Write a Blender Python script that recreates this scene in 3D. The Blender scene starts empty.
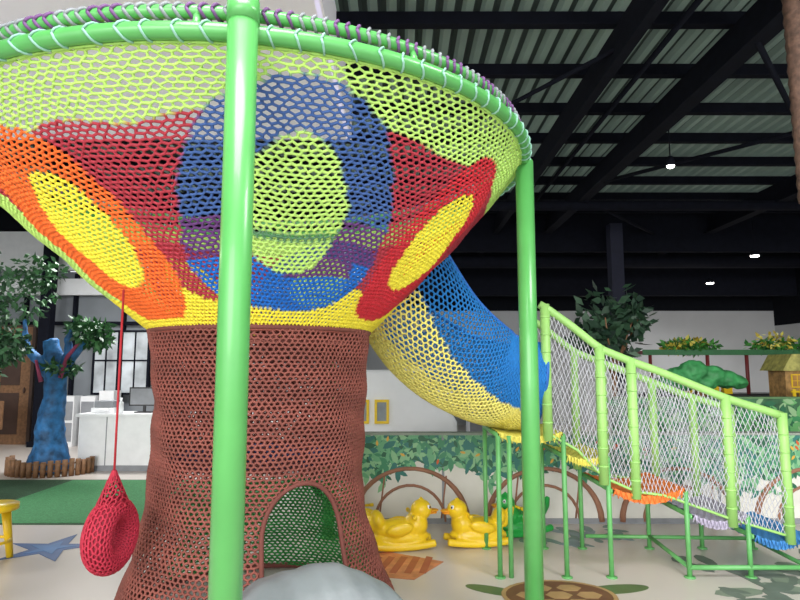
import bpy, math, random
import numpy as np
from mathutils import Vector, Matrix, Euler
random.seed(4); np.random.seed(4)
R=math.radians; pi=math.pi
sc=bpy.context.scene
try: sc.view_settings.view_transform='Standard'
except Exception: pass

# ---------------------------------------------------------------- materials
def mat(name,col,rough=.5,metal=0,var=.12,scale=8,bump=0,emit=None,es=0,coat=0):
    m=bpy.data.materials.new(name); m.use_nodes=True
    nt=m.node_tree; b=nt.nodes['Principled BSDF']
    tc=nt.nodes.new('ShaderNodeTexCoord')
    n=nt.nodes.new('ShaderNodeTexNoise'); n.inputs['Scale'].default_value=scale; n.inputs['Detail'].default_value=3
    nt.links.new(tc.outputs['Object'],n.inputs['Vector'])
    r=nt.nodes.new('ShaderNodeValToRGB')
    r.color_ramp.elements[0].position=.3; r.color_ramp.elements[1].position=.7
    r.color_ramp.elements[0].color=[c*(1-var) for c in col]+[1]
    r.color_ramp.elements[1].color=[min(1,c*(1+var)) for c in col]+[1]
    nt.links.new(n.outputs['Fac'],r.inputs['Fac']); nt.links.new(r.outputs['Color'],b.inputs['Base Color'])
    b.inputs['Roughness'].default_value=rough; b.inputs['Metallic'].default_value=metal
    if coat: b.inputs['Coat Weight'].default_value=coat
    if bump:
        bp=nt.nodes.new('ShaderNodeBump'); bp.inputs['Strength'].default_value=bump; bp.inputs['Distance'].default_value=.02
        nt.links.new(n.outputs['Fac'],bp.inputs['Height']); nt.links.new(bp.outputs['Normal'],b.inputs['Normal'])
    if emit: b.inputs['Emission Color'].default_value=list(emit)+[1]; b.inputs['Emission Strength'].default_value=es
    return m
def attr_mat(name,rough=.75):
    m=bpy.data.materials.new(name); m.use_nodes=True
    nt=m.node_tree; b=nt.nodes['Principled BSDF']
    a=nt.nodes.new('ShaderNodeAttribute'); a.attribute_name='Col'
    nt.links.new(a.outputs['Color'],b.inputs['Base Color']); b.inputs['Roughness'].default_value=rough
    return m
M_rope=attr_mat('net_rope'); M_leafattr=attr_mat('leaf',.5)
M_green=mat('green_paint',(.10,.40,.10),.33,0,.05,coat=.2)
M_lgreen=mat('pale_green_paint',(.33,.62,.17),.4,0,.08)
M_white=mat('white_paint',(.78,.79,.80),.5,0,.04)
M_brownrope=mat('brown_rope',(.17,.05,.038),.85)
M_darksteel=mat('dark_steel',(.006,.007,.013),.85,0,.2)
M_darksteel.node_tree.nodes['Principled BSDF'].inputs['Specular IOR Level'].default_value=.15
M_yellow=mat('yellow_plastic',(.88,.60,.02),.3,0,.04)
M_greenp=mat('green_plastic',(.02,.35,.06),.35)
M_red=mat('red_plastic',(.5,.02,.03),.4)
M_black=mat('black',(.01,.01,.012),.5)
M_blue=mat('blue_paint',(.01,.12,.45),.5)
M_orange=mat('orange_mat',(.85,.20,.03),.6)
M_wood=mat('wood',(.22,.11,.05),.6,0,.3,20)
M_grey=mat('grey',(.25,.26,.28),.6)

# ---------------------------------------------------------------- builders
def link(o,parent=None):
    sc.collection.objects.link(o)
    if parent: o.parent=parent
    return o
def empty(name,loc=(0,0,0)):
    o=bpy.data.objects.new(name,None); o.empty_display_size=.1; sc.collection.objects.link(o); return o
class MB:
    def __init__(s): s.v=[]; s.f=[]; s.m=[]; s.sm=[]
    def add(s,vs,fs,mi=0,smooth=True,mtx=None):
        o=len(s.v)
        for p in vs:
            p=Vector(p)
            if mtx is not None: p=mtx@p
            s.v.append(tuple(p))
        for f in fs: s.f.append([i+o for i in f]); s.m.append(mi); s.sm.append(smooth)
    def box(s,x0,x1,y0,y1,z0,z1,mi=0,mtx=None):
        vs=[(x,y,z) for x in(x0,x1) for y in(y0,y1) for z in(z0,z1)]
        s.add(vs,[(0,1,3,2),(4,6,7,5),(0,4,5,1),(2,3,7,6),(0,2,6,4),(1,5,7,3)],mi,False,mtx)
    def tube(s,pts,r,n=10,mi=0,closed=False,cap=True,mtx=None):
        pts=[Vector(p) for p in pts]; N=len(pts)
        rr=r if isinstance(r,(list,tuple)) else [r]*N
        vs=[];fs=[]; prev=None
        for i,p in enumerate(pts):
            if closed: d=pts[(i+1)%N]-pts[i-1]
            else: d=pts[min(i+1,N-1)]-pts[max(i-1,0)]
            d=d.normalized() if d.length>1e-9 else Vector((0,0,1))
            if prev is None:
                a=Vector((0,0,1)) if abs(d.z)<.9 else Vector((1,0,0))
                u=d.cross(a).normalized()
            else:
                u=(prev-d*prev.dot(d)).normalized()
            prev=u; w=d.cross(u)
            for k in range(n):
                an=2*pi*k/n; vs.append(p+(u*math.cos(an)+w*math.sin(an))*rr[i])
        for i in range(N if closed else N-1):
            j=(i+1)%N
            for k in range(n):
                k2=(k+1)%n; fs.append((i*n+k,i*n+k2,j*n+k2,j*n+k))
        if cap and not closed:
            fs.append(tuple(reversed(range(n)))); fs.append(tuple(range((N-1)*n,N*n)))
        s.add(vs,fs,mi,True,mtx)
    def ell(s,c,r,mi=0,nu=20,nv=12,rot=None,mtx=None):
        vs=[];fs=[]
        m=Euler(rot).to_matrix() if rot else Matrix.Identity(3)
        for j in range(nv+1):
            t=pi*j/nv
            for i in range(nu):
                a=2*pi*i/nu
                vs.append(m@Vector((r[0]*math.sin(t)*math.cos(a),r[1]*math.sin(t)*math.sin(a),r[2]*math.cos(t)))+Vector(c))
        for j in range(nv):
            for i in range(nu):
                i2=(i+1)%nu; fs.append((j*nu+i,(j+1)*nu+i,(j+1)*nu+i2,j*nu+i2))
        s.add(vs,fs,mi,True,mtx)
    def prism(s,pts,axis,a,b,mi=0,mtx=None):
        def P(p,t):
            return {'x':(t,p[0],p[1]),'y':(p[0],t,p[1]),'z':(p[0],p[1],t)}[axis]
        n=len(pts); vs=[P(p,a) for p in pts]+[P(p,b) for p in pts]
        fs=[tuple(range(n)),tuple(reversed(range(n,2*n)))]+[(i,i+n,(i+1)%n+n,(i+1)%n) for i in range(n)]
        s.add(vs,fs,mi,False,mtx)
    def build(s,name,mats,parent=None,remesh=0,smooth=0,bevel=0,disp=0,dscale=.3):
        me=bpy.data.meshes.new(name); me.from_pydata(s.v,[],s.f)
        for m in mats: me.materials.append(m)
        me.polygons.foreach_set('material_index',s.m); me.polygons.foreach_set('use_smooth',s.sm); me.update()
        import bmesh
        bm=bmesh.new(); bm.from_mesh(me); bmesh.ops.recalc_face_normals(bm,faces=bm.faces); bm.to_mesh(me); bm.free()
        o=bpy.data.objects.new(name,me); link(o,parent)
        if bevel:
            b=o.modifiers.new('bev','BEVEL'); b.width=bevel; b.segments=2; b.limit_method='ANGLE'
        if remesh:
            r=o.modifiers.new('rm','REMESH'); r.mode='VOXEL'; r.voxel_size=remesh; r.use_smooth_shade=True
            if smooth:
                q=o.modifiers.new('sm','SMOOTH'); q.iterations=smooth; q.factor=.5
        if disp:
            t=bpy.data.textures.new(name+'_t','CLOUDS'); t.noise_scale=dscale
            d=o.modifiers.new('dp','DISPLACE'); d.texture=t; d.strength=disp; d.texture_coords='GLOBAL'
        return o
def npmesh(name,V,F,mats,cols=None,parent=None,smooth=True):
    me=bpy.data.meshes.new(name); n=len(V); m=len(F); k=F.shape[1]
    me.vertices.add(n); me.vertices.foreach_set('co',V.astype(np.float32).ravel())
    me.loops.add(m*k); me.loops.foreach_set('vertex_index',F.astype(np.int32).ravel())
    me.polygons.add(m); me.polygons.foreach_set('loop_start',np.arange(0,m*k,k,dtype=np.int32))
    me.polygons.foreach_set('loop_total',np.full(m,k,dtype=np.int32))
    me.update(calc_edges=True)
    if smooth: me.polygons.foreach_set('use_smooth',np.ones(m,dtype=bool))
    for x in mats: me.materials.append(x)
    if cols is not None:
        a=me.color_attributes.new('Col','FLOAT_COLOR','POINT')
        c=np.ones((n,4),dtype=np.float32); c[:,:3]=cols; a.data.foreach_set('color',c.ravel())
    me.update()
    o=bpy.data.objects.new(name,me); return link(o,parent)
def net(name,surf,n2,nv,closed,rad,colf,keep=None,parent=None,delta=.17,sides=4,diamond=False):
    """rope net: honeycomb of real cords lying on a surface surf(u,v)"""
    ncol=n2 if closed else n2+1
    I,J=np.meshgrid(np.arange(ncol),np.arange(nv+1)); I=I.ravel();J=J.ravel()
    if diamond:
        u=(I+.5*(J%2))/n2; v=J/nv
        if not closed: u=np.clip(u,0,1)
    else:
        sg=np.where((I+J)%2==0,1,-1)*delta
        sg=np.where((J==0)|(J==nv),0,sg)
        u=I/n2; v=(J+sg)/nv
        ju=(np.random.rand(len(u))-.5)*.5/n2; jv=(np.random.rand(len(u))-.5)*.3/nv
        if not closed: ju=np.where((I==0)|(I==n2),0,ju)
        u=u+ju; v=np.clip(v+np.where((J==0)|(J==nv),0,jv),0,1)
    P=surf(u,v); idx=lambda i,j: j*ncol+(i%ncol if closed else i)
    E=[]
    if diamond:
        for j in range(nv):
            i=np.arange(ncol)
            E.append(np.stack([idx(i,j),idx(i,j+1)],1))
            d=1 if j%2 else -1
            ii=i+d; ok=np.ones(ncol,bool) if closed else (ii>=0)&(ii<ncol)
            E.append(np.stack([idx(i[ok],j),idx(ii[ok],j+1)],1))
    else:
        for j in range(nv+1):
            i=np.arange(ncol if closed else ncol-1)
            E.append(np.stack([idx(i,j),idx(i+1,j)],1))
            if j<nv:
                i=np.arange(ncol); i=i[(i+j)%2==0]
                E.append(np.stack([idx(i,j),idx(i,j+1)],1))
    E=np.concatenate(E)
    if keep is not None:
        k=keep(u,v,P); E=E[k[E[:,0]]&k[E[:,1]]]
    C=colf(u,v,P)
    a=P[E[:,0]];b=P[E[:,1]]; d=b-a; L=np.linalg.norm(d,axis=1,keepdims=True); ok=L[:,0]>1e-5
    E=E[ok];a=a[ok];b=b[ok];d=d[ok]/L[ok]
    a=a-d*rad*.4;b=b+d*rad*.4
    ref=np.tile(np.array([0,0,1.]),(len(d),1)); ref[np.abs(d[:,2])>.9]=[1,0,0]
    s=np.cross(d,ref); s/=np.linalg.norm(s,axis=1,keepdims=True); w=np.cross(d,s)
    vs=[];cs=[]
    jit=1+.2*(np.random.rand(len(E),1)-.5); rj=rad*(1+.3*(np.random.rand(len(E),1)-.5))
    for (Q,ci) in((a,E[:,0]),(b,E[:,1])):
        for k in range(sides):
            an=2*pi*k/sides; vs.append(Q+(s*math.cos(an)+w*math.sin(an))*rj); cs.append(C[ci]*jit)
    V=np.stack(vs,1).reshape(-1,3); CC=np.stack(cs,1).reshape(-1,3)
    base=np.arange(len(E))[:,None]*2*sides; F=[]
    for k in range(sides):
        k2=(k+1)%sides; F.append(base+np.array([[k,k2,k2+sides,k+sides]]))
    F=np.concatenate(F)
    return npmesh(name,V,F,[M_rope],CC,parent)
def const(c): return lambda u,v,P: np.tile(np.array(c,float),(len(u),1))
def foliage(name,blobs,n,size,c0,c1,parent=None,droop=.3):
    V=[];C=[]
    for _ in range(n):
        c,r=random.choice(blobs)
        while True:
            q=Vector([random.uniform(-1,1) for _ in range(3)])
            if q.length<=1: break
        p=Vector((c[0]+q.x*r[0],c[1]+q.y*r[1],c[2]+q.z*r[2]))
        d=Vector([random.gauss(0,1) for _ in range(3)]); d=(d.normalized()+q*.6-Vector((0,0,droop))).normalized()
        s=d.cross(Vector([random.gauss(0,1) for _ in range(3)])).normalized(); L=size*random.uniform(.6,1.2)
        V+= [p,p+d*L*.45+s*L*.24,p+d*L,p+d*L*.45-s*L*.24]
        k=random.random(); C+=[[c0[i]*(1-k)+c1[i]*k for i in range(3)]]*4
    V=np.array([tuple(x) for x in V]); F=np.arange(len(V)).reshape(-1,4)
    return npmesh(name,V,F,[M_leafattr],np.array(C),parent,False)

# ---------------------------------------------------------------- camera
cam=bpy.data.cameras.new('camera'); co=bpy.data.objects.new('camera',cam); sc.collection.objects.link(co)
co.location=(0,0,1.5); co.rotation_euler=(R(96.4),0,0); cam.sensor_width=36; cam.lens=27; cam.clip_end=100
sc.camera=co

# ---------------------------------------------------------------- room shell
M_floor=mat('epoxy_floor',(.62,.56,.51),.28,0,.05,1.2)
b=MB(); b.box(-10,10,-4,18,-.1,0); b.build('floor',[M_floor])
M_wallw=mat('wall_white',(.48,.49,.50),.7,0,.04,2)
M_wallg=mat('wall_glass_grey',(.20,.22,.24),.4,0,.2,1)
M_dark=mat('dark_void_paint',(.006,.007,.01),.95)
M_dark.node_tree.nodes['Principled BSDF'].inputs['Specular IOR Level'].default_value=.1
b=MB()
b.box(-1,10,16,16.2,0,3.0,0); b.box(-1,10,16,16.2,3.0,5.2,1)
b.build('wall_back',[M_wallw,M_dark])
b=MB(); b.box(-10.2,-10,-4,18,0,3,0); b.box(-10.2,-10,-4,18,3,5.2,1); b.build('wall_left',[M_wallw,M_dark])
b=MB(); b.box(10,10.2,-4,18,0,2.6,0); b.box(10,10.2,-4,18,2.6,5.2,1); b.build('wall_right',[M_wallw,M_dark])
b=MB()
b.box(-10,-1,12,12.15,3.45,4.25,0); b.box(-10,-1,12.2,12.35,0,3.45,1)
b.box(-10,-1,12.0,12.12,2.95,3.28,0)
b.box(-10,-1,12.0,12.1,4.25,5.2,2)
for x in np.arange(-9.6,-1,1.0): b.box(x-.03,x+.03,12.1,12.2,0,3.4,3)
b.box(-9.9,-1,12.1,12.2,2.35,2.42,3)
b.build('wall_shopfront',[M_white,M_wallg,M_dark,M_darksteel])
b=MB(); b.box(-7.0,-6.8,11.6,11.8,0,4.9,0); b.box(-7.05,-6.75,11.55,11.85,0,.1,0); b.build('dark_column',[M_darksteel])
M_win=mat('daylit_glass',(.40,.43,.45),.2,0,.5,2.5,emit=(.85,.9,.95),es=.12)
for k,(x0,x1) in enumerate([(-6.1,-5.65),(-5.55,-5.05),(-4.6,-3.7),(-3.5,-2.7)]):
    b=MB(); b.box(x0,x1,12.05,12.14,1.0,2.2,0)
    b.box(x0-.04,x0,12.03,12.16,0.96,2.24,1);b.box(x1,x1+.04,12.03,12.16,.96,2.24,1)
    b.box(x0,x1,12.03,12.16,2.2,2.24,1);b.box(x0,x1,12.03,12.16,.96,1,1);b.box(x0,x1,12.03,12.13,1.62,1.65,1)
    b.box((x0+x1)/2-.012,(x0+x1)/2+.012,12.03,12.13,1,2.2,1)
    b.build('window_%d'%(k+1),[M_win,M_darksteel])
b=MB(); b.box(-8.0,-7.3,11.95,11.99,0,2.3,0); b.box(-8.06,-8,11.93,11.995,0,2.34,1); b.box(-7.3,-7.24,11.93,11.995,0,2.34,1)
b.box(-8,-7.3,11.93,11.995,2.3,2.34,1); b.ell((-7.4,11.94,1.05),(.02,.03,.06),1)
for z0,z1 in((.2,1.0),(1.15,2.1)): b.box(-7.88,-7.5,11.94,11.95,z0,z1,1)
b.build('door_1',[M_wood,mat('frame_brown',(.06,.03,.02),.6)])

# ceiling : corrugated sheet
M_ceil=mat('corrugated_sheet',(.26,.36,.31),.6,0,.4,.5,emit=(.6,.8,.7),es=.035)  # faint emission stands in for daylight coming through the sheet
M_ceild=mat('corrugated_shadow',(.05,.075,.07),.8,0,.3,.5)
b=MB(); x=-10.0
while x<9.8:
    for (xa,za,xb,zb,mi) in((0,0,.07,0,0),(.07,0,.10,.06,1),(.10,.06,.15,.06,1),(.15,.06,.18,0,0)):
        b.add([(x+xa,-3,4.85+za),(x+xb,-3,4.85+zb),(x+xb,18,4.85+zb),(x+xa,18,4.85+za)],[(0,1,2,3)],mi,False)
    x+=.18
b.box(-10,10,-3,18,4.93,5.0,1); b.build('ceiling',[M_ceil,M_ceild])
b=MB()
for k,y in enumerate(np.arange(4.35,18,.98)):
    z=4.70; x0=-.6 if y<7.5 else -10
    b.box(x0,10,y-.02,y+.02,z,z+.13,0); b.box(x0,10,y-.045,y+.045,z-.01,z+.01,0)
for (xg,w) in((2.05,.05),(3.15,.09),(6.6,.10),(-5,.10)):
    y0=3.5 if xg>0 else 8
    b.box(xg-.015,xg+.015,y0,18,4.36,4.70,0); b.box(xg-w,xg+w,y0,18,4.34,4.37,0)
b.tube([(3.15,5,4.35),(6.6,9,4.35)],.03,8); b.tube([(6.6,5,4.35),(3.15,9,4.35)],.03,8)
b.tube([(-.5,9.3,4.5),(2.05,5.4,4.5)],.025,8); b.tube([(3.15,10,4.35),(6.6,14,4.35)],.03,8)
b.tube([(2.5,4,4.55),(2.5,17,4.55)],.03,8); b.tube([(-10,13.5,3.9),(10,13.5,3.9)],.16,12); b.tube([(-.5,10.2,4.3),(10,10.2,4.3)],.09,12)
b.box(-.5,10,15.0,15.2,3.3,4.9,0); b.box(-.5,10,12.6,12.7,3.95,4.9,0)
b.build('trim_1',[M_darksteel])
b=MB(); b.box(4.25,4.5,11.9,12.15,0,4.4,0); b.box(4.15,4.6,11.8,12.25,0,.02,0); b.build('steel_column',[mat('navy_steel',(.008,.01,.03),.7)])
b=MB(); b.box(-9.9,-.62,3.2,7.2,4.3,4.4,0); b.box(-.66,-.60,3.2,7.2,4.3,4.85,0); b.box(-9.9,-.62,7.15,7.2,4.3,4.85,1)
b.box(-9.9,-.7,3.2,3.3,4.3,4.85,0); b.build('trim_2',[mat('soffit_white',(.84,.82,.88),.7,0,.03,2,emit=(.95,.93,1),es=.18),M_dark])  # soffit is no lamp; slight glow put into its white to brighten it

# ---------------------------------------------------------------- NET TREE
CX,CY=-.95,3.85
tree=empty('play_net_tree')
def cx(z): return -.95+.075*np.clip((2.8-z)/1.08,0,1)
def tilt(x): return .028*(x-.79)
def br(t): return .675+1.045*t+.03*np.sin(pi*t)
def bz(t): return 1.72+1.06*t
def bowl(u,v):
    th=u*2*pi; r=br(v)+.014*np.sin(9*th+5*v)*np.sin(pi*v)+.008*np.sin(23*v+4*th)*np.sin(pi*v); z=bz(v)
    x=cx(z)+r*np.sin(th)
    return np.stack([x,CY-r*np.cos(th),z+tilt(x)*v+.012*np.sin(13*th)*np.sin(pi*v)],1)
LIME=(.52,.80,.18);DRED=(.42,.03,.05);RED=(.60,.02,.035);ORG=(.90,.16,.02);YEL=(.92,.80,.05)
SLATE=(.045,.11,.32);BLU=(.005,.14,.55);PUR=(.12,.035,.17)
def bowlcol(u,v,P):
    n=len(u); C=np.tile(np.array(LIME),(n,1)); th=np.degrees(u*2*pi); r=br(v)
    thn=(th+180)%360-180; tr_=u*2*pi
    wob=.010*np.sin(tr_*11)+.006*np.sin(tr_*19+1)
    C[(v<.79+wob)&~((thn<-52)&(thn>-125))]=DRED
    C[v<.15+.05*np.cos(np.radians((th-44)*7.3))+wob]=YEL
    def meds(tc0,tc,ao,bo,ai,bi,co_,ci_,blue=False,inner=0):
        d=(th-tc0+180)%360-180; x=np.radians(d)*r; y=(v-tc)*1.485
        an=np.arctan2(y,x); wv=1+.03*np.sin(5*an+tc0)+.02*np.sin(9*an)
        o=(np.abs(x)/ao)**2.3+(np.abs(y)/bo)**2.3<wv; C[o]=co_
        if blue:
            C[o&(y<-.22)]=BLU
            C[o&(y<-.06)&(y>-.30)&(np.abs(x)>.30)]=PUR
            C[o&(y<-.06)&(y>-.42)&(np.abs(x)<.34)]=PUR
            C[o&(y<-.40)]=BLU
            C[o&(y<-.30)&(x<-.02)]=BLU
        xi=x-inner*r
        i=(xi/ai)**2+(y/bi)**2<wv; C[i]=ci_
        if blue:
            C[i&(y<-.13)&(y>-.18)]=(.10,.25,.12)
    meds(-88,.45,.35,.6,.2,.35,ORG,YEL)
    meds(-35,.44,.395,.61,.195,.36,ORG,YEL,inner=R(3))
    meds(67,.46,.34,.60,.20,.35,RED,YEL)
    meds(118,.45,.35,.6,.2,.35,ORG,YEL)
    meds(169,.49,.5,.62,.24,.36,SLATE,LIME)
    meds(220,.45,.35,.6,.2,.35,RED,YEL)
    meds(20,.50,.51,.63,.25,.38,SLATE,LIME,True)
    C[v<.045]=YEL
    return C
net('bowl_net',bowl,420,58,True,.0070,bowlcol,parent=tree)
def tr(z): return .635+.235*np.clip(1-z/.85,0,1)**1.6+.04*np.clip((z-1.25)/.5,0,1)
TH0=R(34)
TX=-.875
def trunk(u,v):
    th=u*2*pi; z=.01+1.71*v; r=tr(z)+.010*np.sin(8*th+6*z)+.006*np.sin(21*z+3*th)
    return np.stack([TX+r*np.sin(th),CY-r*np.cos(th),z],1)
def inarch(u,z,s=1):
    th=(u*2*pi-TH0+pi)%(2*pi)-pi; x=np.abs(th*tr(z)); w=.235*s
    return ((z<.58)&(x<w+ .06*np.clip(.58-z,0,1)))|((x/w)**2+((z-.58)/(.30*s))**2<1)
def keep(u,v,P): return ~inarch(u,P[:,2])
def trunkcol(u,v,P):
    C=np.tile(np.array((.235,.068,.050)),(len(u),1))
    th=(np.degrees(u*2*pi)+180)%360-180
    C[(np.abs(th)>120)&(P[:,2]<.72)]=(.03,.26,.05)
    C*= (1+.12*np.sin(P[:,2]*30+3*u*6.28))[:,None]
    return C
net('trunk_net',trunk,250,76,True,.0070,trunkcol,keep,tree)
def trunk2(u,v):
    th=u*2*pi+.05; z=.95+.77*v; r=tr(z)-.06
    return np.stack([TX+r*np.sin(th),CY-r*np.cos(th),z],1)
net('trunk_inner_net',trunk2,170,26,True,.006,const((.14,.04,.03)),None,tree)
def disc(z,r0,r1):
    def f(u,v):
        th=u*2*pi; r=r0+(r1-r0)*v
        return np.stack([TX+r*np.sin(th),CY-r*np.cos(th),np.full_like(u,z)],1)
    return f
net('platform_net',disc(.95,.05,.60),80,14,True,.006,const((.03,.08,.24)),None,tree)
net('upper_platform_net',disc(1.70,.25,.67),110,12,True,.006,const((.25,.06,.04)),None,tree)
def circ(r,z,n=96): return [(TX+r*math.sin(2*pi*i/n),CY-r*math.cos(2*pi*i/n),z) for i in range(n)]
b=MB()
pts=[]
for k in range(0,9): 
    z=.02+.56*k/8; w=.235+.06*(.58-z); pts.append((-w,z))
for k in range(1,16):
    a=pi-pi*k/16; pts.append((.235*math.cos(a),.58+.30*math.sin(a)))
for k in range(8,-1,-1):
    z=.02+.56*k/8; w=.235+.06*(.58-z); pts.append((w,z))
P3=[]
for (x,z) in pts:
    r=float(tr(np.array(z)))+.005; a=TH0+x/r; P3.append((TX+r*math.sin(a),CY-r*math.cos(a),z))
b.tube(P3,.013,8,0)
b.tube(circ(.672,1.72),.018,8,0,True); b.tube(circ(.60,.95),.010,8,0,True); b.tube(circ(.645,1.64),.010,8,0,True)
b.tube(circ(.865,.02),.02,8,0,True)
b.build('net_hoops',[M_brownrope],tree)
# top rings
def rc_(Rr,z,rt=0,q=0,aa=0):
    x=CX+(Rr+rt*math.cos(q))*math.sin(aa); return (x,CY-(Rr+rt*math.cos(q))*math.cos(aa),z+rt*math.sin(q)+tilt(x))
R1,Z1,R2,Z2=1.74,2.795,1.70,2.895
b=MB(); b.tube([rc_(R1,Z1,aa=2*pi*i/128) for i in range(128)],.034,14,0,True); b.tube([rc_(R2,Z2,aa=2*pi*i/128) for i in range(128)],.026,12,0,True)
for th in range(0,360,30):
    a=R(th+6); b.tube([rc_(R1,Z1,aa=a),rc_(R2,Z2,aa=a)],.016,8)
b.build('top_ring',[M_green],tree)
b=MB()
def wrap(Rr,z,rt,a,sl,mi,rad=.007):
    b.tube([rc_(Rr,z,rt,2*pi*k/12,a+sl*math.sin(pi*k/12)) for k in range(13)],rad,6,mi)
for k in range(100): wrap(R1,Z1,.038,2*pi*k/100+.008*random.uniform(-1,1),.03*random.uniform(.5,1.3),0,.005)
for k in range(230): wrap(R2,Z2,.030,2*pi*k/230,.02,1 if (k//3)%2 else 2,.007)
b.build('rope_wraps',[mat('teal_rope',(.28,.52,.42),.8),mat('purple_rope',(.16,.07,.20),.8),mat('lilac_rope',(.26,.28,.30),.8)],tree)
def lash(u,v):
    th=u*2*pi; r=1.715+.025*v; x=CX+r*np.sin(th); return np.stack([x,CY-r*np.cos(th),2.765+.05*v+tilt(x)],1)
net('lashing_net',lash,420,3,True,.007,const((.42,.74,.16)),None,tree)
b=MB()
for th,Rr,top in((12,1.80,3.25),(84.5,1.745,2.79),(170,1.745,2.77),(-90,1.76,2.70)):
    a=R(th); x=CX+Rr*math.sin(a); y=CY-Rr*math.cos(a)
    if th==12: x,y=-.583,2.10
    b.tube([(x,y,0),(x,y,top)],.056,24,0); b.tube([(x,y,0),(x,y,.012)],.11,20,0)
    b.ell((x,y,top),(.056,.056,.03),0)
    if th==12: b.tube([(x,y,2.77),(x,y,2.85)],.060,20,0)
b.build('poles',[M_green],tree)

# ---- tunnel net
cp=[Vector(p) for p in [(-.42,4.22,2.62),(-.10,4.45,2.30),(.26,4.66,1.79),(.62,4.8,1.53),(.88,4.85,1.455),(1.07,4.86,1.435)]]
def cat(t):
    n=len(cp)-1; s=t*n; i=min(int(s),n-1); f=s-i
    p0=cp[max(i-1,0)];p1=cp[i];p2=cp[i+1];p3=cp[min(i+2,n)]
    return .5*((2*p1)+(p2-p0)*f+(2*p0-5*p1+4*p2-p3)*f*f+(3*p1-p0-3*p2+p3)*f**3)
tun=empty('net_tunnel')
def tunnel(u,v):
    out=[]
    for uu,vv in zip(u,v):
        c=cat(vv); d=(cat(min(vv+.01,1))-cat(max(vv-.01,0))).normalized()
        side=Vector((0,0,1)).cross(d).normalized(); up=d.cross(side)
        a=R(-216+252*uu)
        rr=.395+.05*math.sin(vv*pi)
        rr*=1+.015*math.sin(uu*25+vv*17)
        out.append(c+side*math.cos(a)*rr+up*math.sin(a)*rr*1.02)
    return np.array([tuple(p) for p in out])
def tuncol(u,v,P):
    C=np.tile(np.array((.008,.18,.52)),(len(u),1)); d=np.abs(u-.5)
    C[d<.31-.12*v]=(.88,.80,.20); return C
def outside(P,m=0.0):
    t=np.clip((P[:,2]-1.72)/1.06,0,1); rr=br(t); return np.hypot(P[:,0]-cx(P[:,2]),P[:,1]-CY)>rr+m
net('tunnel_mesh',tunnel,100,84,False,.0072,tuncol,lambda u,v,P: outside(P),tun)
b=MB()
for uu in(0.,1.):
    vv=np.linspace(0,1,60); P=tunnel(np.full(60,uu),vv); P=P[outside(P,.02)]; b.tube([tuple(p) for p in P],.012,8,0)
P=tunnel(np.linspace(0,1,24),np.ones(24)); b.tube([tuple(p) for p in P],.014,8,0)
b.build('tunnel_lips',[M_blue,M_lgreen],tun)

# ---------------------------------------------------------------- red tyre swing
sw=empty('net_tyre_swing')
sx,sy=-1.43,3.08
Rm,rm,cz=.122,.062,.675
ya=R(84); ax=Vector((math.cos(ya),math.sin(ya),0))
nx=Vector((-math.sin(ya),math.cos(ya),0))
def tyre(u,v):
    o=[]
    for uu,vv in zip(u,v):
        A=uu*2*pi;B=vv*2*pi; c=Vector((sx,sy,cz)); e=ax*math.cos(A)+Vector((0,0,1))*math.sin(A)
        o.append(c+e*(Rm+rm*math.cos(B)*.95)+nx*(rm*1.05*math.sin(B)))
    return np.array([tuple(p) for p in o])
net('tyre_net',tyre,64,24,True,.0058,const((.46,.02,.05)),None,sw)
b=MB()
fs=[];NU,NV=36,16
uu,vv=np.meshgrid(np.arange(NU)/NU,np.arange(NV)/NV); P=tyre(uu.ravel(),vv.ravel())
C0=np.array([sx,sy,cz])
for j in range(NV):
    for i in range(NU):
        fs.append((j*NU+i,j*NU+(i+1)%NU,((j+1)%NV)*NU+(i+1)%NU,((j+1)%NV)*NU+i))
b.add([tuple(p) for p in (C0+(P-C0)*.985)],fs,0)
b.tube([(sx,sy,.99),(sx,sy,1.35),(sx,sy,1.90)],.006,8,1)
b.build('tyre_core',[mat('dark_red',(.24,.01,.028),.7),mat('red_rope',(.42,.02,.03),.8)],sw)
def gather(u,v):
    o=[]
    for a,t in zip(u,v):
        A=a*2*pi; e=ax*math.cos(A)*(.008+.12*t)+nx*math.sin(A)*(.008+.06*t)
        o.append(Vector((sx,sy,.985-.17*t-.06*t*math.cos(A)**2))+e)
    return np.array([tuple(p) for p in o])
net('gather_net',gather,24,9,True,.005,const((.42,.02,.045)),None,sw)

# ---------------------------------------------------------------- climbing steps
st=empty('climbing_steps')
Xr=[.98,1.08,1.3,1.49,1.72,1.94,2.42,2.87]; Zr=[2.0,1.96,1.80,1.64,1.545,1.465,1.27,1.13]
Zb=[1.05,1.02,.90,.70,.60,.57,.40,.27]
topz=lambda x: float(np.interp(x,Xr,Zr)); botz=lambda x: float(np.interp(x,Xr,Zb))
YN,YF=4.5,5.2
b=MB()
for y in(YN,YF):
    b.tube([(x,y,topz(x)) for x in np.linspace(1.05,2.82,24)],.030,12,0)
    b.tube([(x,y,botz(x)) for x in np.linspace(1.08,2.82,24)],.010,8,0)
for x in(1.09,1.49,1.72,2.41,2.82):
    b.tube([(x,YN,botz(x)-.05),(x,YN,topz(x)+.02)],.036,16,0)
    for q in np.arange(botz(x)+.08,topz(x)-.03,.13): b.tube([(x,YN,q-.006),(x,YN,q+.006)],.039,16,0)
for x in(1.09,1.50,1.74,2.16,2.50,2.82):
    b.tube([(x,YF,botz(x)-.05),(x,YF,topz(x)+.02)],.034,16,0)
b.build('rails_and_posts',[M_lgreen],st)
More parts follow.
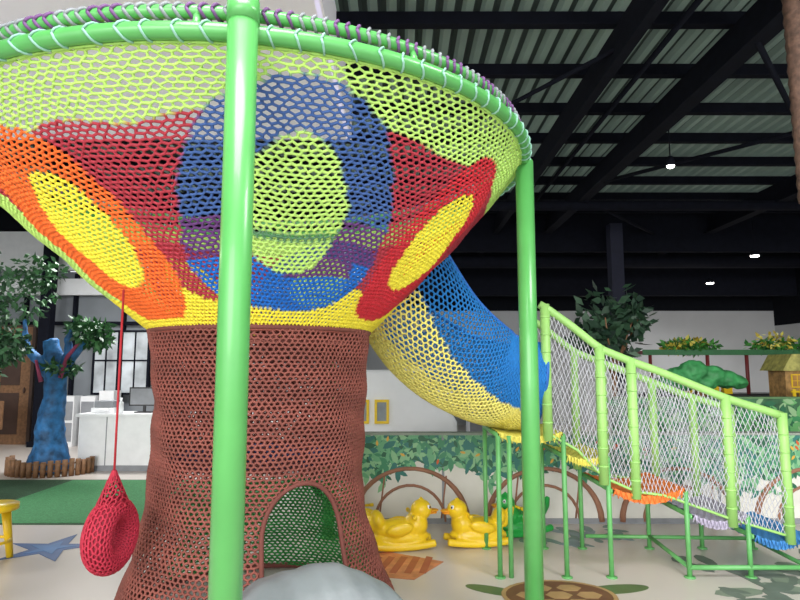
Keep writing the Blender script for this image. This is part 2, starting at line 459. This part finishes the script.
for nm,y in(('side_net',YN),('side_net_far',YF)):
    def sn(u,v,y=y):
        x=1.09+1.73*u; t=np.interp(x,Xr,Zr); q=np.interp(x,Xr,Zb)
        return np.stack([x,np.full_like(x,y)+.02*np.sin(x*17+v*4)+.01*np.sin(v*14),q+(t-q)*v],1)
    net(nm,sn,54,21,False,.0026,const((.55,.55,.60)),None,st,diamond=True)
plats=[(.72,1.20,1.0,0),(1.22,1.52,.84,0),(1.55,2.08,.60,1),(2.12,2.52,.42,2),(2.56,2.94,.28,3)]
b=MB()
for (x0,x1,z,mi) in plats:
    N=14;vs=[];fs=[]
    sg=.035 if mi==0 else .055
    for j in range(N+1):
        for i in range(N+1):
            u=i/N;v=j/N; sag=sg*(1-(2*u-1)**2)
            vs.append((x0+(x1-x0)*u,YN+(YF-YN)*v,z-sag+.008*((i+j)%2)+.02))
    o=len(vs)
    vs+= [(p[0],p[1],p[2]-.03-sg*.5*(1-(2*((p[0]-x0)/(x1-x0))-1)**2)) for p in vs]
    for j in range(N):
        for i in range(N):
            a=j*(N+1)+i; fs.append((a,a+1,a+N+2,a+N+1)); fs.append((a+o,a+N+1+o,a+N+2+o,a+1+o))
    for i in range(N):
        for base in(i,N*(N+1)+i): fs.append((base,base+1,base+1+o,base+o))
    b.add(vs,fs,mi,False)
    zz=[]
    for k in range(29):
        u=k/28; zz.append((x0+(x1-x0)*u,YN-.01,z-sg*(1-(2*u-1)**2)+(.03 if k%2 else -.03)))
    b.tube(zz,.006,5,mi)
    b.tube([(x0,YN,z),(x0,YF,z)],.018,8,4); b.tube([(x1,YN,z),(x1,YF,z)],.018,8,4)
    for lx in((x0,x1) if mi in(0,) and x0<1 else (x1,)):
        for ly in(YN,YF):
            b.tube([(lx,ly,0),(lx,ly,z)],.018,10,4); b.tube([(lx,ly,0),(lx,ly,.008)],.04,10,4)
b.tube([(.80,YN,0),(.80,YN,1.0)],.018,10,4)
b.tube([(1.55,YF,.10),(3.0,YF,.08)],.016,8,4)
b.tube([(2.08,YN,.07),(3.1,YN,.07)],.018,8,4); b.tube([(2.08,YN,.07),(2.08,YF,.10)],.016,8,4); b.tube([(2.94,YN,.07),(2.94,YF,.08)],.016,8,4)
b.build('platforms_and_legs',[mat('yellow_weave',(.75,.68,.12),.8),M_orange,mat('lilac_weave',(.46,.42,.54),.8),mat('blue_weave',(.06,.26,.6),.8),mat('leg_green',(.13,.42,.13),.4)],st)

# ---------------------------------------------------------------- low mural wall
mw=empty('low_mural_wall')
YW=6.0
b=MB(); b.box(-.62,6.5,YW,YW+.12,0,.84,0); b.box(-.64,6.5,YW-.015,YW+.135,.84,.86,1)
b.box(-.62,6.5,YW-.012,YW,0,.05,2)
for x in(.42,1.75,3.1,4.5): b.box(x-.012,x+.012,YW-.006,YW,0,.84,2)
b.build('wall_body',[mat('mural_ground',(.72,.70,.64),.6,0,.08,3),mat('cap_grey',(.30,.34,.28),.6),M_grey],mw)
V=[];C=[];F=[]
def leafpoly(x,z,L,a,c,y):
    d=(math.cos(a),math.sin(a)); s=(-d[1],d[0]); o=len(V)
    for (p,q) in((0,0),(.3,.2),(.65,.18),(1,0),(.65,-.18),(.3,-.2)):
        V.append((x+d[0]*L*p+s[0]*L*q,y,z+d[1]*L*p+s[1]*L*q)); C.append(c)
    F.append([o+k for k in range(6)])
for k in range(7000):
    x=random.uniform(-.5,6.3); z=.83-abs(random.gauss(0,.2))
    lim=.50+.09*math.sin(x*5)+.05*math.sin(x*13)
    if x>2.2: lim-=.18
    if z<lim or z>.82: continue
    g=random.choice([(.02,.12,.06),(.05,.25,.12),(.14,.40,.20),(.03,.18,.15),(.25,.50,.26)])
    leafpoly(x,z,random.uniform(.07,.15),random.uniform(0,2*pi),g,YW-.003-.004*random.random())
for k in range(50):
    x=random.uniform(-.5,6.3); z=random.uniform(.6,.78)
    leafpoly(x,z,.06,random.uniform(0,6),random.choice([(.6,.1,.02),(.7,.4,.05)]),YW-.008)
npV=np.array(V); npF=np.array(F)
npV[:,2]=np.clip(npV[:,2],.02,.838)
npmesh('painted_leaves',npV,npF,[M_leafattr],np.array(C),mw,False)
b=MB()
for x0 in(-.45,.85,2.15,3.45,4.75):
    p=[(x0+.55-.55*math.cos(a),YW-.002,.02+.50*math.sin(a)) for a in np.linspace(.0,pi,20)]
    b.tube(p,[.032-.012*math.sin(i/19*pi) for i in range(20)],8)
    p=[(x0+.55-.34*math.cos(a),YW-.002,.02+.34*math.sin(a)) for a in np.linspace(.0,pi,16)]
    b.tube(p,.014,8)
    for q in(.25,.85): b.tube([(x0+q,YW-.001,.05),(x0+q+.05,YW-.001,.45)],.009,6)
b.build('painted_branches',[mat('branch_brown',(.32,.15,.09),.7)],mw)
hp=empty('leafy_panel')
b=MB(); b.box(2.6,7.5,7.4,7.5,0,1.12,0); b.box(2.6,7.5,7.38,7.52,1.12,1.14,1); b.build('panel',[mat('panel_green',(.05,.16,.07),.6,0,.5,6),mat('panel_cap',(.12,.25,.10),.6)],hp)
V=[];C=[];F=[]
for k in range(900):
    leafpoly(random.uniform(2.65,7.4),random.uniform(.5,1.08),random.uniform(.1,.2),random.uniform(0,6.28),random.choice([(.02,.14,.06),(.05,.28,.10),(.14,.42,.14),(.3,.5,.25)]),7.39-.005*random.random())
npV=np.array(V); npV[:,2]=np.clip(npV[:,2],.02,1.12)
npmesh('panel_leaves',npV,np.array(F),[M_leafattr],np.array(C),hp,False)

# ---------------------------------------------------------------- duck rockers
def rocker(x,y,ang,mt,s=1.0):
    e=empty('duck_rocking_toy')
    mtx=Matrix.Translation((x,y,0))@Matrix.Rotation(ang,4,'Z')@Matrix.Diagonal((s,s,s,1))
    b=MB()
    for sy_ in(-.10,.10):
        p=[(q,sy_,.035+.30*q*q) for q in np.linspace(-.30,.30,12)]
        b.tube(p,.034,10,0,mtx=mtx)
    b.ell((0,0,.10),(.27,.12,.07),0,mtx=mtx)
    b.ell((-.03,0,.17),(.22,.12,.085),0,mtx=mtx)
    b.ell((-.20,0,.25),(.06,.11,.09),0,rot=(0,-.35,0),mtx=mtx)
    b.tube([(-.22,0,.2),(-.30,0,.27),(-.34,0,.34)],[.07,.05,.02],12,0,mtx=mtx)
    b.ell((.14,0,.20),(.11,.11,.11),0,mtx=mtx)
    b.ell((.19,0,.325),(.095,.092,.088),0,mtx=mtx)
    b.ell((.19,0,.41),(.02,.02,.025),0,mtx=mtx)
    for s_ in(-1,1): b.ell((-.02,s_*.12,.19),(.12,.03,.055),0,rot=(0,-.2,0),mtx=mtx)
    b.build('body',[mt],e,remesh=.010,smooth=3)
    b=MB(); b.tube([(.10,-.14,.29),(.10,.14,.29)],.014,8,3,mtx=mtx)
    b.ell((.295,0,.315),(.055,.048,.014),4,mtx=mtx); b.ell((.29,0,.295),(.045,.04,.012),4,mtx=mtx)
    for s_ in(-1,1):
        b.ell((.245,s_*.062,.355),(.018,.012,.020),1,mtx=mtx); b.ell((.254,s_*.070,.356),(.009,.006,.011),2,mtx=mtx)
        b.tube([(.10,s_*.14,.29),(.10,s_*.18,.29)],.019,8,3,mtx=mtx)
    b.build('beak_eyes_handles',[mt,M_white,M_black,M_yellow,mat('beak_amber',(.85,.38,.02),.4)],e)
rocker(.00,5.20,R(10),M_yellow,.95)
rocker(.66,5.30,R(187),M_yellow,.92)
rocker(1.10,5.62,R(205),M_greenp,.9)
rocker(-.36,5.55,R(110),M_yellow,.85)

# ---------------------------------------------------------------- grey cushion/tarp heap
b=MB()
vs=[];fs=[];NU,NV=120,48
for j in range(NV+1):
    t=j/NV
    for i in range(NU):
        a=2*pi*i/NU
        rr=.47*math.sin(t*pi/2)*(1+(.05*math.sin(2*a+1)+.02*math.sin(7*a+2.5*t))*t+.015*math.sin(13*a+3*t)*t*t)
        z=.655*math.cos(t*pi/2)**.62
        X=-.35+rr*math.cos(a); Y=2.68+rr*.62*math.sin(a)
        z+=(.006*math.sin(X*19+Y*12)+.004*math.sin(X*13-Y*31+1)+.0025*math.sin(X*53+Y*29))*(1-t**6)
        vs.append((X,Y,max(z,0)))
for j in range(NV):
    for i in range(NU): fs.append((j*NU+i,(j+1)*NU+i,(j+1)*NU+(i+1)%NU,j*NU+(i+1)%NU))
b.add(vs,fs,0); b.build('grey_covered_cushion',[mat('tarp',(.20,.225,.235),.45,0,.12,7,bump=.5)])

# ---------------------------------------------------------------- floor paint decals
def star(cx_,cy,r0,r1,n,rot=0,sy=1):
    return [(cx_+(r0 if k%2==0 else r1)*math.cos(rot+pi*k/n),cy+sy*(r0 if k%2==0 else r1)*math.sin(rot+pi*k/n)) for k in range(2*n)]
b=MB(); b.prism(star(-2.92,5.2,.42,.15,5,.3),'z',.001,.004,0); b.prism(star(-2.92,5.2,.2,.08,5,.3),'z',.004,.006,1)
b.build('starfish_floor_decal',[mat('decal_blue',(.015,.07,.22),.5),mat('decal_blue2',(.03,.13,.33),.5)])
b=MB()
el=lambda cx_,cy,a,c,rot=0,n=28:[(cx_+a*math.cos(t)*math.cos(rot)-c*math.sin(t)*math.sin(rot),cy+a*math.cos(t)*math.sin(rot)+c*math.sin(t)*math.cos(rot)) for t in np.linspace(0,2*pi,n,endpoint=False)]
tx,ty=1.05,4.15
for (dx,dy,a,c,ro) in((-.42,.10,.2,.07,-.5),(.42,.12,.24,.08,.2),(-.38,-.22,.16,.06,.6),(.38,-.24,.16,.06,-.6),(-.0,-.44,.09,.12,0)):
    b.prism(el(tx+dx,ty+dy,a,c,ro),'z',.001,.003,1)
b.prism(el(tx,ty,.38,.29),'z',.003,.005,2); b.prism(el(tx,ty,.35,.26),'z',.005,.006,0)
for k in range(6):
    a=k*pi/3; b.prism(el(tx+.2*math.cos(a),ty+.15*math.sin(a),.085,.065,0,6),'z',.006,.008,2)
b.prism(el(tx,ty,.09,.07,0,6),'z',.006,.008,2)
b.build('turtle_floor_decal',[mat('shell',(.16,.07,.035),.5),mat('flipper',(.10,.16,.06),.5),mat('shell2',(.40,.25,.11),.5)])
b=MB()
b.prism([(-.32,4.55),(.10,4.45),(.34,4.85),(-.1,5.1),(-.45,5.0)],'z',.001,.003,0)
for k in range(5): b.prism([(-.30+.11*k,4.6),(-.25+.11*k,4.58),(-.14+.1*k,4.95),(-.19+.1*k,4.98)],'z',.003,.005,1)
b.build('orange_floor_decal',[mat('dec_or',(.62,.24,.11),.5,0,.3),mat('dec_or2',(.42,.11,.06),.5)])
b=MB()
random.seed(9)
for k in range(60):
    cx_=random.uniform(2.2,3.6);cy=random.uniform(4.0,5.0)+.25*math.sin(cx_*4)
    b.prism(el(cx_,cy,random.uniform(.08,.2),random.uniform(.03,.08),random.uniform(0,3),8),'z',.001,.002+.00004*k,random.choice([0,0,1]))
b.build('leaf_floor_decal',[mat('dl',(.14,.17,.14),.5),mat('dl2',(.22,.26,.2),.5)])
b=MB()
for k in range(40):
    cx_=random.uniform(1.0,2.0);cy=random.uniform(5.3,5.9)
    b.prism(el(cx_,cy,random.uniform(.05,.14),random.uniform(.03,.06),random.uniform(0,3),8),'z',.001,.002+.00004*k,random.choice([0,0,1]))
b.build('shrub_floor_decal',[mat('dm',(.18,.27,.24),.5),mat('dm2',(.25,.33,.36),.5)])

turf=empty('artificial_turf')
b=MB(); b.box(-9,-1.4,5.95,8.25,0,.006,0); b.box(-4.35,-1.4,6.0,8.2,.006,.010,1)
b.build('turf_base',[mat('turf_dark',(.03,.08,.035),.9,0,.4,60,bump=.5),mat('turf_bright',(.06,.24,.09),.9,0,.3,60,bump=.5)],turf)

b=MB(); b.tube([(-3.2,4.85,.39),(-3.2,4.85,.43)],.19,28,0)
for a in(.8,2.4,3.9,5.5):
    b.tube([(-3.2+.1*math.cos(a),4.85+.1*math.sin(a),.39),(-3.2+.15*math.cos(a),4.85+.15*math.sin(a),0)],[.035,.025],12,0)
b.tube([(-3.2+.14*math.cos(t),4.85+.14*math.sin(t),.15) for t in np.linspace(0,2*pi,20,endpoint=False)],.012,8,0,True)
b.build('yellow_stool',[M_yellow],bevel=0)
b=MB(); b.tube([(-4.9,6.9,.4),(-4.9,6.9,.44)],.28,28,0); b.tube([(-4.9,6.9,.02),(-4.9,6.9,.4)],[.05,.04],12,1); b.tube([(-4.9,6.9,.012),(-4.9,6.9,.04)],.18,20,1)
b.build('green_kids_table',[M_greenp,M_grey])

# ---------------------------------------------------------------- reception counter
rc=empty('reception_counter')
b=MB(); b.box(-4.7,-1.5,8.95,9.45,.0,.78,0); b.box(-4.74,-1.46,8.9,9.5,.78,.82,0); b.box(-4.7,-1.5,8.94,8.95,0,.08,1)
for x in(-4.3,-3.6,-2.9,-2.2): b.box(x-.006,x+.006,8.943,8.951,.08,.78,1)
b.build('counter_body',[M_white,M_grey],rc,bevel=0)
b=MB(); b.box(-4.6,-4.25,9.05,9.35,.82,.90,0); b.box(-4.57,-4.28,9.08,9.33,.90,1.0,1); b.box(-4.53,-4.32,9.0,9.08,.86,.88,0); b.build('printer',[M_white,M_grey],bevel=.01)
b=MB(); b.box(-4.0,-3.75,9.15,9.3,.82,.835,0); b.box(-3.89,-3.85,9.2,9.23,.83,.95,0); b.box(-4.10,-3.63,9.19,9.22,.92,1.2,0); b.box(-4.08,-3.65,9.185,9.19,.94,1.18,1); b.build('computer_monitor',[M_black,M_grey],bevel=.004)
b=MB()
for k in range(4): b.box(-3.55+.02*k,-3.25+.01*k,9.05,9.28,.82+.03*k,.848+.03*k,k%3)
b.build('paper_stack',[M_white,M_yellow,M_grey])
b=MB(); b.tube([(-4.15,9.05,.82),(-4.15,9.05,.98),(-4.15,9.05,1.0),(-4.15,9.05,1.05)],[.035,.035,.015,.015],14,0); b.build('hand_sanitizer_bottle',[M_white])
b=MB()
for k,x in enumerate((-6.1,-5.75,-6.5,-4.5)):
    b.box(x,x+.28,11.6,11.9,0,.95+.1*(k%2),0); b.box(x+.02,x+.26,11.59,11.6,.1,.45,1); b.box(x+.02,x+.26,11.59,11.6,.5,.85,1)
b.build('storage_cabinet',[M_white,M_grey])
b=MB(); b.box(-8.4,-7.1,10.4,10.9,.40,.46,0)
for x in(-8.3,-7.2):
    for y in(10.45,10.85): b.box(x-.03,x+.03,y-.03,y+.03,0,.4,1)
b.box(-8.4,-7.1,10.86,10.9,.46,.9,0)
b.build('wooden_bench',[M_wood,M_darksteel])

# ---------------------------------------------------------------- blue sculpted tree
bt=empty('blue_sculpted_tree')
tx,ty=-5.02,8.8
b=MB()
b.tube([(tx+.02,ty,0.02),(tx,ty,.3),(tx-.03,ty,.7),(tx+.02,ty,1.1),(tx+.0,ty,1.5),(tx-.1,ty,1.9)],[.28,.22,.19,.15,.15,.10],16)
b.tube([(tx,ty,1.25),(tx+.18,ty,1.6),(tx+.32,ty,1.75),(tx+.45,ty+.05,2.05)],[.11,.09,.06,.03],12)
b.tube([(tx,ty,1.3),(tx-.25,ty,1.6),(tx-.45,ty,1.8),(tx-.5,ty,2.2)],[.10,.08,.06,.03],12)
b.tube([(tx+.2,ty,1.6),(tx+.15,ty,1.9),(tx+.25,ty,2.2)],[.07,.05,.03],10)
for a in range(7):
    an=a*.9; b.tube([(tx+.13*math.cos(an),ty+.13*math.sin(an),.35),(tx+.24*math.cos(an),ty+.2*math.sin(an),.10),(tx+.33*math.cos(an),ty+.26*math.sin(an),.03)],[.10,.08,.03],8)
b.build('tree_trunk',[mat('blue_bark',(.02,.13,.32),.6,0,.6,9,bump=.8)],bt,remesh=.025,smooth=2,disp=.05,dscale=.15)
b=MB(); b.tube([(tx+.15,ty-.13,1.35),(tx+.22,ty-.11,1.65),(tx+.36,ty-.08,1.85)],[.03,.03,.02],8); b.tube([(tx-.1,ty-.17,1.3),(tx-.22,ty-.12,1.6)],[.03,.02],8)
b.build('red_vines',[mat('vine_red',(.35,.05,.12),.6)],bt)
foliage('tree_leaves',[((tx-.6,ty,2.5),(.55,.4,.35)),((tx-.8,ty-.2,1.75),(.35,.3,.25)),((tx+.5,ty-.1,2.05),(.3,.25,.15)),((tx-.35,ty,2.9),(.35,.3,.25)),((tx+.12,ty,1.5),(.2,.3,.08)),((tx+.62,ty-.1,1.9),(.2,.2,.12))],1500,.12,(.01,.05,.02),(.06,.2,.06),bt)
lt=empty('artificial_ficus')
fx,fy=-5.3,7.4
b=MB(); b.tube([(fx,fy,.01),(fx+.03,fy,.7),(fx-.05,fy,1.5),(fx,fy,2.3)],[.06,.05,.04,.02],10); b.tube([(fx,fy,1.4),(fx+.3,fy,2.0)],[.03,.015],8); b.tube([(fx,fy,.011),(fx,fy,.3)],[.2,.25],20,1)
b.build('stem_and_pot',[M_wood,M_grey],lt)
foliage('ficus_leaves',[((fx+.05,fy,1.95),(.5,.4,.3)),((fx,fy,2.5),(.5,.4,.4)),((fx+.35,fy,1.75),(.35,.3,.2)),((fx-.2,fy,2.9),(.4,.3,.35)),((fx+.05,fy,1.4),(.3,.3,.25))],2800,.11,(.010,.04,.018),(.06,.18,.07),lt)
b=MB()
for k in range(20):
    a=pi+ (k+.5)*pi/20; x=tx+.58*math.cos(a); y=ty+.1+.50*math.sin(a); h=.20+.04*random.random()
    b.tube([(x,y,.0),(x,y,h)],.036,8,0)
for z in(.08,.17): b.tube([(tx+.56*math.cos(pi+q*pi/20),ty+.1+.48*math.sin(pi+q*pi/20),z) for q in range(21)],.013,6,0)
b.build('log_picket_fence',[M_wood])

# ---------------------------------------------------------------- white play bus behind wall
pb=empty('white_play_bus')
b=MB()
prof=[(-1.25,.22),(-1.25,1.32),(-1.15,1.46),(-.05,1.47),(.14,1.42),(.40,1.20),(.60,1.0),(.68,.85),(.68,.22)]
b.prism(prof,'y',7.2,8.0,0)
b.build('bus_body',[mat('bus_white',(.90,.91,.93),.4,0,.02)],pb,bevel=.05)
b=MB()
for xc in(-.90,-.68,-.45,-.215):
    for (x0,x1,z0,z1) in((xc-.085,xc+.085,.84,.87),(xc-.085,xc+.085,1.09,1.12),(xc-.085,xc-.055,.87,1.09),(xc+.055,xc+.085,.87,1.09)): b.box(x0,x1,7.17,7.2,z0,z1,0)
    b.box(xc-.055,xc+.055,7.185,7.2,.87,1.09,1)
for xc in(-.85,.35):
    b.tube([(xc,7.14,.2),(xc,7.3,.2)],.2,24,2); b.tube([(xc,7.12,.2),(xc,7.15,.2)],.09,16,3)
    b.tube([(xc,7.9,.2),(xc,8.06,.2)],.2,24,2)
b.box(-1.25,.68,7.19,7.2,.5,.56,4)
b.build('windows_and_wheels',[M_yellow,mat('glass_grey',(.3,.34,.36),.15),M_black,M_grey,M_yellow],pb)
# background display cabinets behind the bus and trunk
for (x,y,w_) in((-1.6,11.0,.9),(.6,12.5,1.0),(1.9,13.0,.9)):
    b=MB(); b.box(x-w_/2,x+w_/2,y,y+.4,0,1.5,0)
    for z in(.5,.95,1.4): b.box(x-w_/2+.04,x+w_/2-.04,y-.01,y,z-.36,z,1)
    for q in range(5):
        xx=x-w_/2+.1+q*w_/5.5; b.box(xx,xx+.1,y-.03,y-.01,.6,.68+.1*random.random(),2+q%3)
    b.build('display_cabinet',[M_white,M_grey,M_yellow,M_red,M_greenp])

# ---------------------------------------------------------------- right background things
def plant(name,x,y,z0,h,n,L):
    e=empty(name)
    b=MB(); b.tube([(x,y,0),(x,y,.45)],[.2,.28],24,1); b.tube([(x,y,.4),(x+.03,y,z0+.2)],[.05,.03],8,0)
    for k in range(6):
        a=k*1.05; b.tube([(x,y,z0-.1),(x+.2*math.cos(a),y+.2*math.sin(a),z0+.3),(x+.38*math.cos(a),y+.38*math.sin(a),z0+h*.6)],[.02,.015,.008],6,0)
    b.build('stem_and_pot',[M_wood,M_grey],e)
    foliage('leaves',[((x,y,z0+h*.55),(.45,.4,h*.5)),((x-.2,y,z0+h*.35),(.35,.3,.2)),((x+.22,y,z0+h*.6),(.3,.3,.2))],n,L,(.01,.03,.02),(.05,.12,.06),e,.1)
plant('potted_rubber_plant',2.92,8.3,1.5,1.1,620,.20)
sl=empty('play_village_stall')
YS=10.0
b=MB()
b.box(4.1,7.6,YS,YS+.7,0,1.0,0); b.box(4.0,7.7,YS-.05,YS+.75,1.0,1.06,1)
for x in(4.15,5.1,5.75,6.9,7.55): b.tube([(x,YS,1.06),(x,YS,1.72)],.03,8,2)
b.box(4.0,7.7,YS-.06,YS+.7,1.72,1.77,2); b.box(4.0,7.7,YS-.08,YS-.06,1.70,1.79,3)
for x in np.arange(4.3,5.6,.22): b.box(x,x+.14,YS+.1,YS+.2,1.06,1.2+.2*random.random(),random.choice([2,3,4]))
b.build('stall_frame',[M_darksteel,M_black,mat('redbrown',(.20,.03,.03),.5),mat('dkgreen',(.03,.15,.05),.5),M_yellow],sl)
foliage('stall_flowers',[((4.85,YS+.1,1.88),(.28,.2,.10)),((4.6,YS+.1,1.83),(.15,.15,.05)),((6.3,YS+.1,1.92),(.3,.2,.14))],400,.11,(.5,.35,.02),(.8,.75,.15),sl)
foliage('stall_greens',[((4.85,YS+.1,1.85),(.5,.2,.09)),((6.4,YS+.1,1.85),(.6,.2,.10))],800,.12,(.02,.12,.03),(.1,.4,.06),sl)
def toyhouse(x,y,z,s,wc,rcf):
    b=MB(); m=Matrix.Translation((x,y,z))@Matrix.Scale(s,4)
    b.box(-.4,.4,-.2,.3,0,.5,0,m); b.prism([(-.5,.48),(.5,.48),(.32,.78),(-.32,.78)],'y',-.3,.4,1,m)
    b.box(-.3,-.1,-.215,-.2,.18,.42,2,m); b.box(-.28,-.12,-.22,-.21,.2,.40,3,m); b.box(.1,.3,-.215,-.2,0,.40,4,m)
    b.box(-.205,-.195,-.225,-.215,.2,.4,2,m); b.box(-.28,-.12,-.225,-.215,.295,.305,2,m)
    for q in np.arange(-.42,.45,.12): b.box(q,q+.05,-.42,-.40,0,.16,2,m)
    b.box(-.45,.48,-.425,-.40,.10,.13,2,m)
    return b.build('toy_house',[wc,rcf,M_yellow,mat('warm_pane',(.5,.25,.06),.4),M_wood])
toyhouse(6.02,9.1,1.055,.82,mat('wall_brown',(.42,.24,.08),.6,0,.4,15),mat('roof_yel2',(.45,.42,.12),.6,0,.4,12))
b=MB(); b.box(4.9,6.9,8.6,9.8,.99,1.05,0)
for x in(4.95,6.85):
    for y in(8.65,9.75): b.box(x-.03,x+.03,y-.03,y+.03,0,.99,0)
b.build('display_table',[M_black])
ct=empty('cartoon_tree')
b=MB()
for (x,z,r) in((3.75,1.36,.18),(3.98,1.44,.21),(4.24,1.38,.19),(3.85,1.28,.15),(4.12,1.27,.15),(4.42,1.33,.16),(3.60,1.30,.12),(4.58,1.30,.12)): b.ell((x+.10,8.4,z),(r,.16,r*.75),0)
b.build('tree_crown',[mat('crown_green',(.05,.30,.09),.6,0,.4)],ct,remesh=.02,smooth=2,disp=.06,dscale=.1)
b=MB(); b.tube([(4.17,8.4,0),(4.19,8.4,.7),(4.17,8.4,1.25)],[.11,.07,.06],12); b.build('tree_stem',[M_wood],ct)
b=MB(); pts=[];rr=[]
for k in range(50):
    z=2.62+ (4.86-2.62)*k/49; pts.append((2.80,4.0,z)); rr.append(.062+.008*(k%2)+.012*(k/49))
b.tube(pts,rr,14); b.build('palm_log_column',[mat('palm_bark',(.11,.06,.04),.8,0,.4,25,bump=.5)])
M_em=mat('lamp_glow',(1,1,1),.4,emit=(1,.97,.9),es=20)
for (x,y,z,r) in((7.2,12,3.75,.09),(7.3,14,3.47,.09),(6.6,14,3.9,.06),(3.35,7.2,3.98,.05)):
    e=empty('pendant_lamp')
    b=MB(); b.tube([(x,y,z+.1),(x,y,4.88)],.008,6,0); b.tube([(x,y,z),(x,y,z+.06),(x,y,z+.12)],[r*1.1,r,.03],16,0,cap=True); b.ell((x,y,z-.005),(r*.9,r*.9,.025),1); b.build('lamp_body',[M_darksteel,M_em],e)
    l=bpy.data.lights.new('pendant_light','SPOT'); l.energy=140 if y>8 else 30; l.shadow_soft_size=.1; l.spot_size=R(130); l.spot_blend=.8
    o=bpy.data.objects.new('pendant_light',l); o.location=(x,y,z-.1); link(o,e)

# ---------------------------------------------------------------- light
w=bpy.data.worlds.new('world'); sc.world=w; w.use_nodes=True
w.node_tree.nodes['Background'].inputs[0].default_value=(.93,.96,1,1); w.node_tree.nodes['Background'].inputs[1].default_value=2.3
def sun(rot,e,ang):
    l=bpy.data.lights.new('sun','SUN'); l.energy=e; l.angle=R(ang); l.color=(1,.97,.93); o=bpy.data.objects.new('sun',l); o.rotation_euler=rot; sc.collection.objects.link(o)
sun((R(74),0,R(-12)),2.3,40)
def area(name,loc,sz,e,rot=(0,0,0),col=(1,1,1)):
    l=bpy.data.lights.new(name,'AREA'); l.shape='RECTANGLE'; l.size=sz[0]; l.size_y=sz[1]; l.energy=e; l.color=col
    o=bpy.data.objects.new(name,l); o.location=loc; o.rotation_euler=rot; sc.collection.objects.link(o)
def fill_fixture(x,y,z,sx_,sy_,e,top=4.86):  # made-up lamp panel with area light, added to brighten the room
    b=MB(); b.box(x-sx_/2-.03,x+sx_/2+.03,y-sy_/2-.03,y+sy_/2+.03,z+.01,z+.06,0)
    for dx in(-sx_/2,sx_/2): b.tube([(x+dx,y,z+.05),(x+dx,y,top)],.006,6,0)
    b.build('added_fill_fixture',[M_white]); area('added_fill_light',(x,y,z),(sx_,sy_),e)
fill_fixture(-.5,1.2,4.2,1.4,1.4,90)
fill_fixture(2.5,2.0,4.3,1.2,1.2,100)
fill_fixture(-4.5,9.6,3.6,1.5,.6,160)
fill_fixture(-6.5,5.5,4.0,1.2,.6,80,4.3)
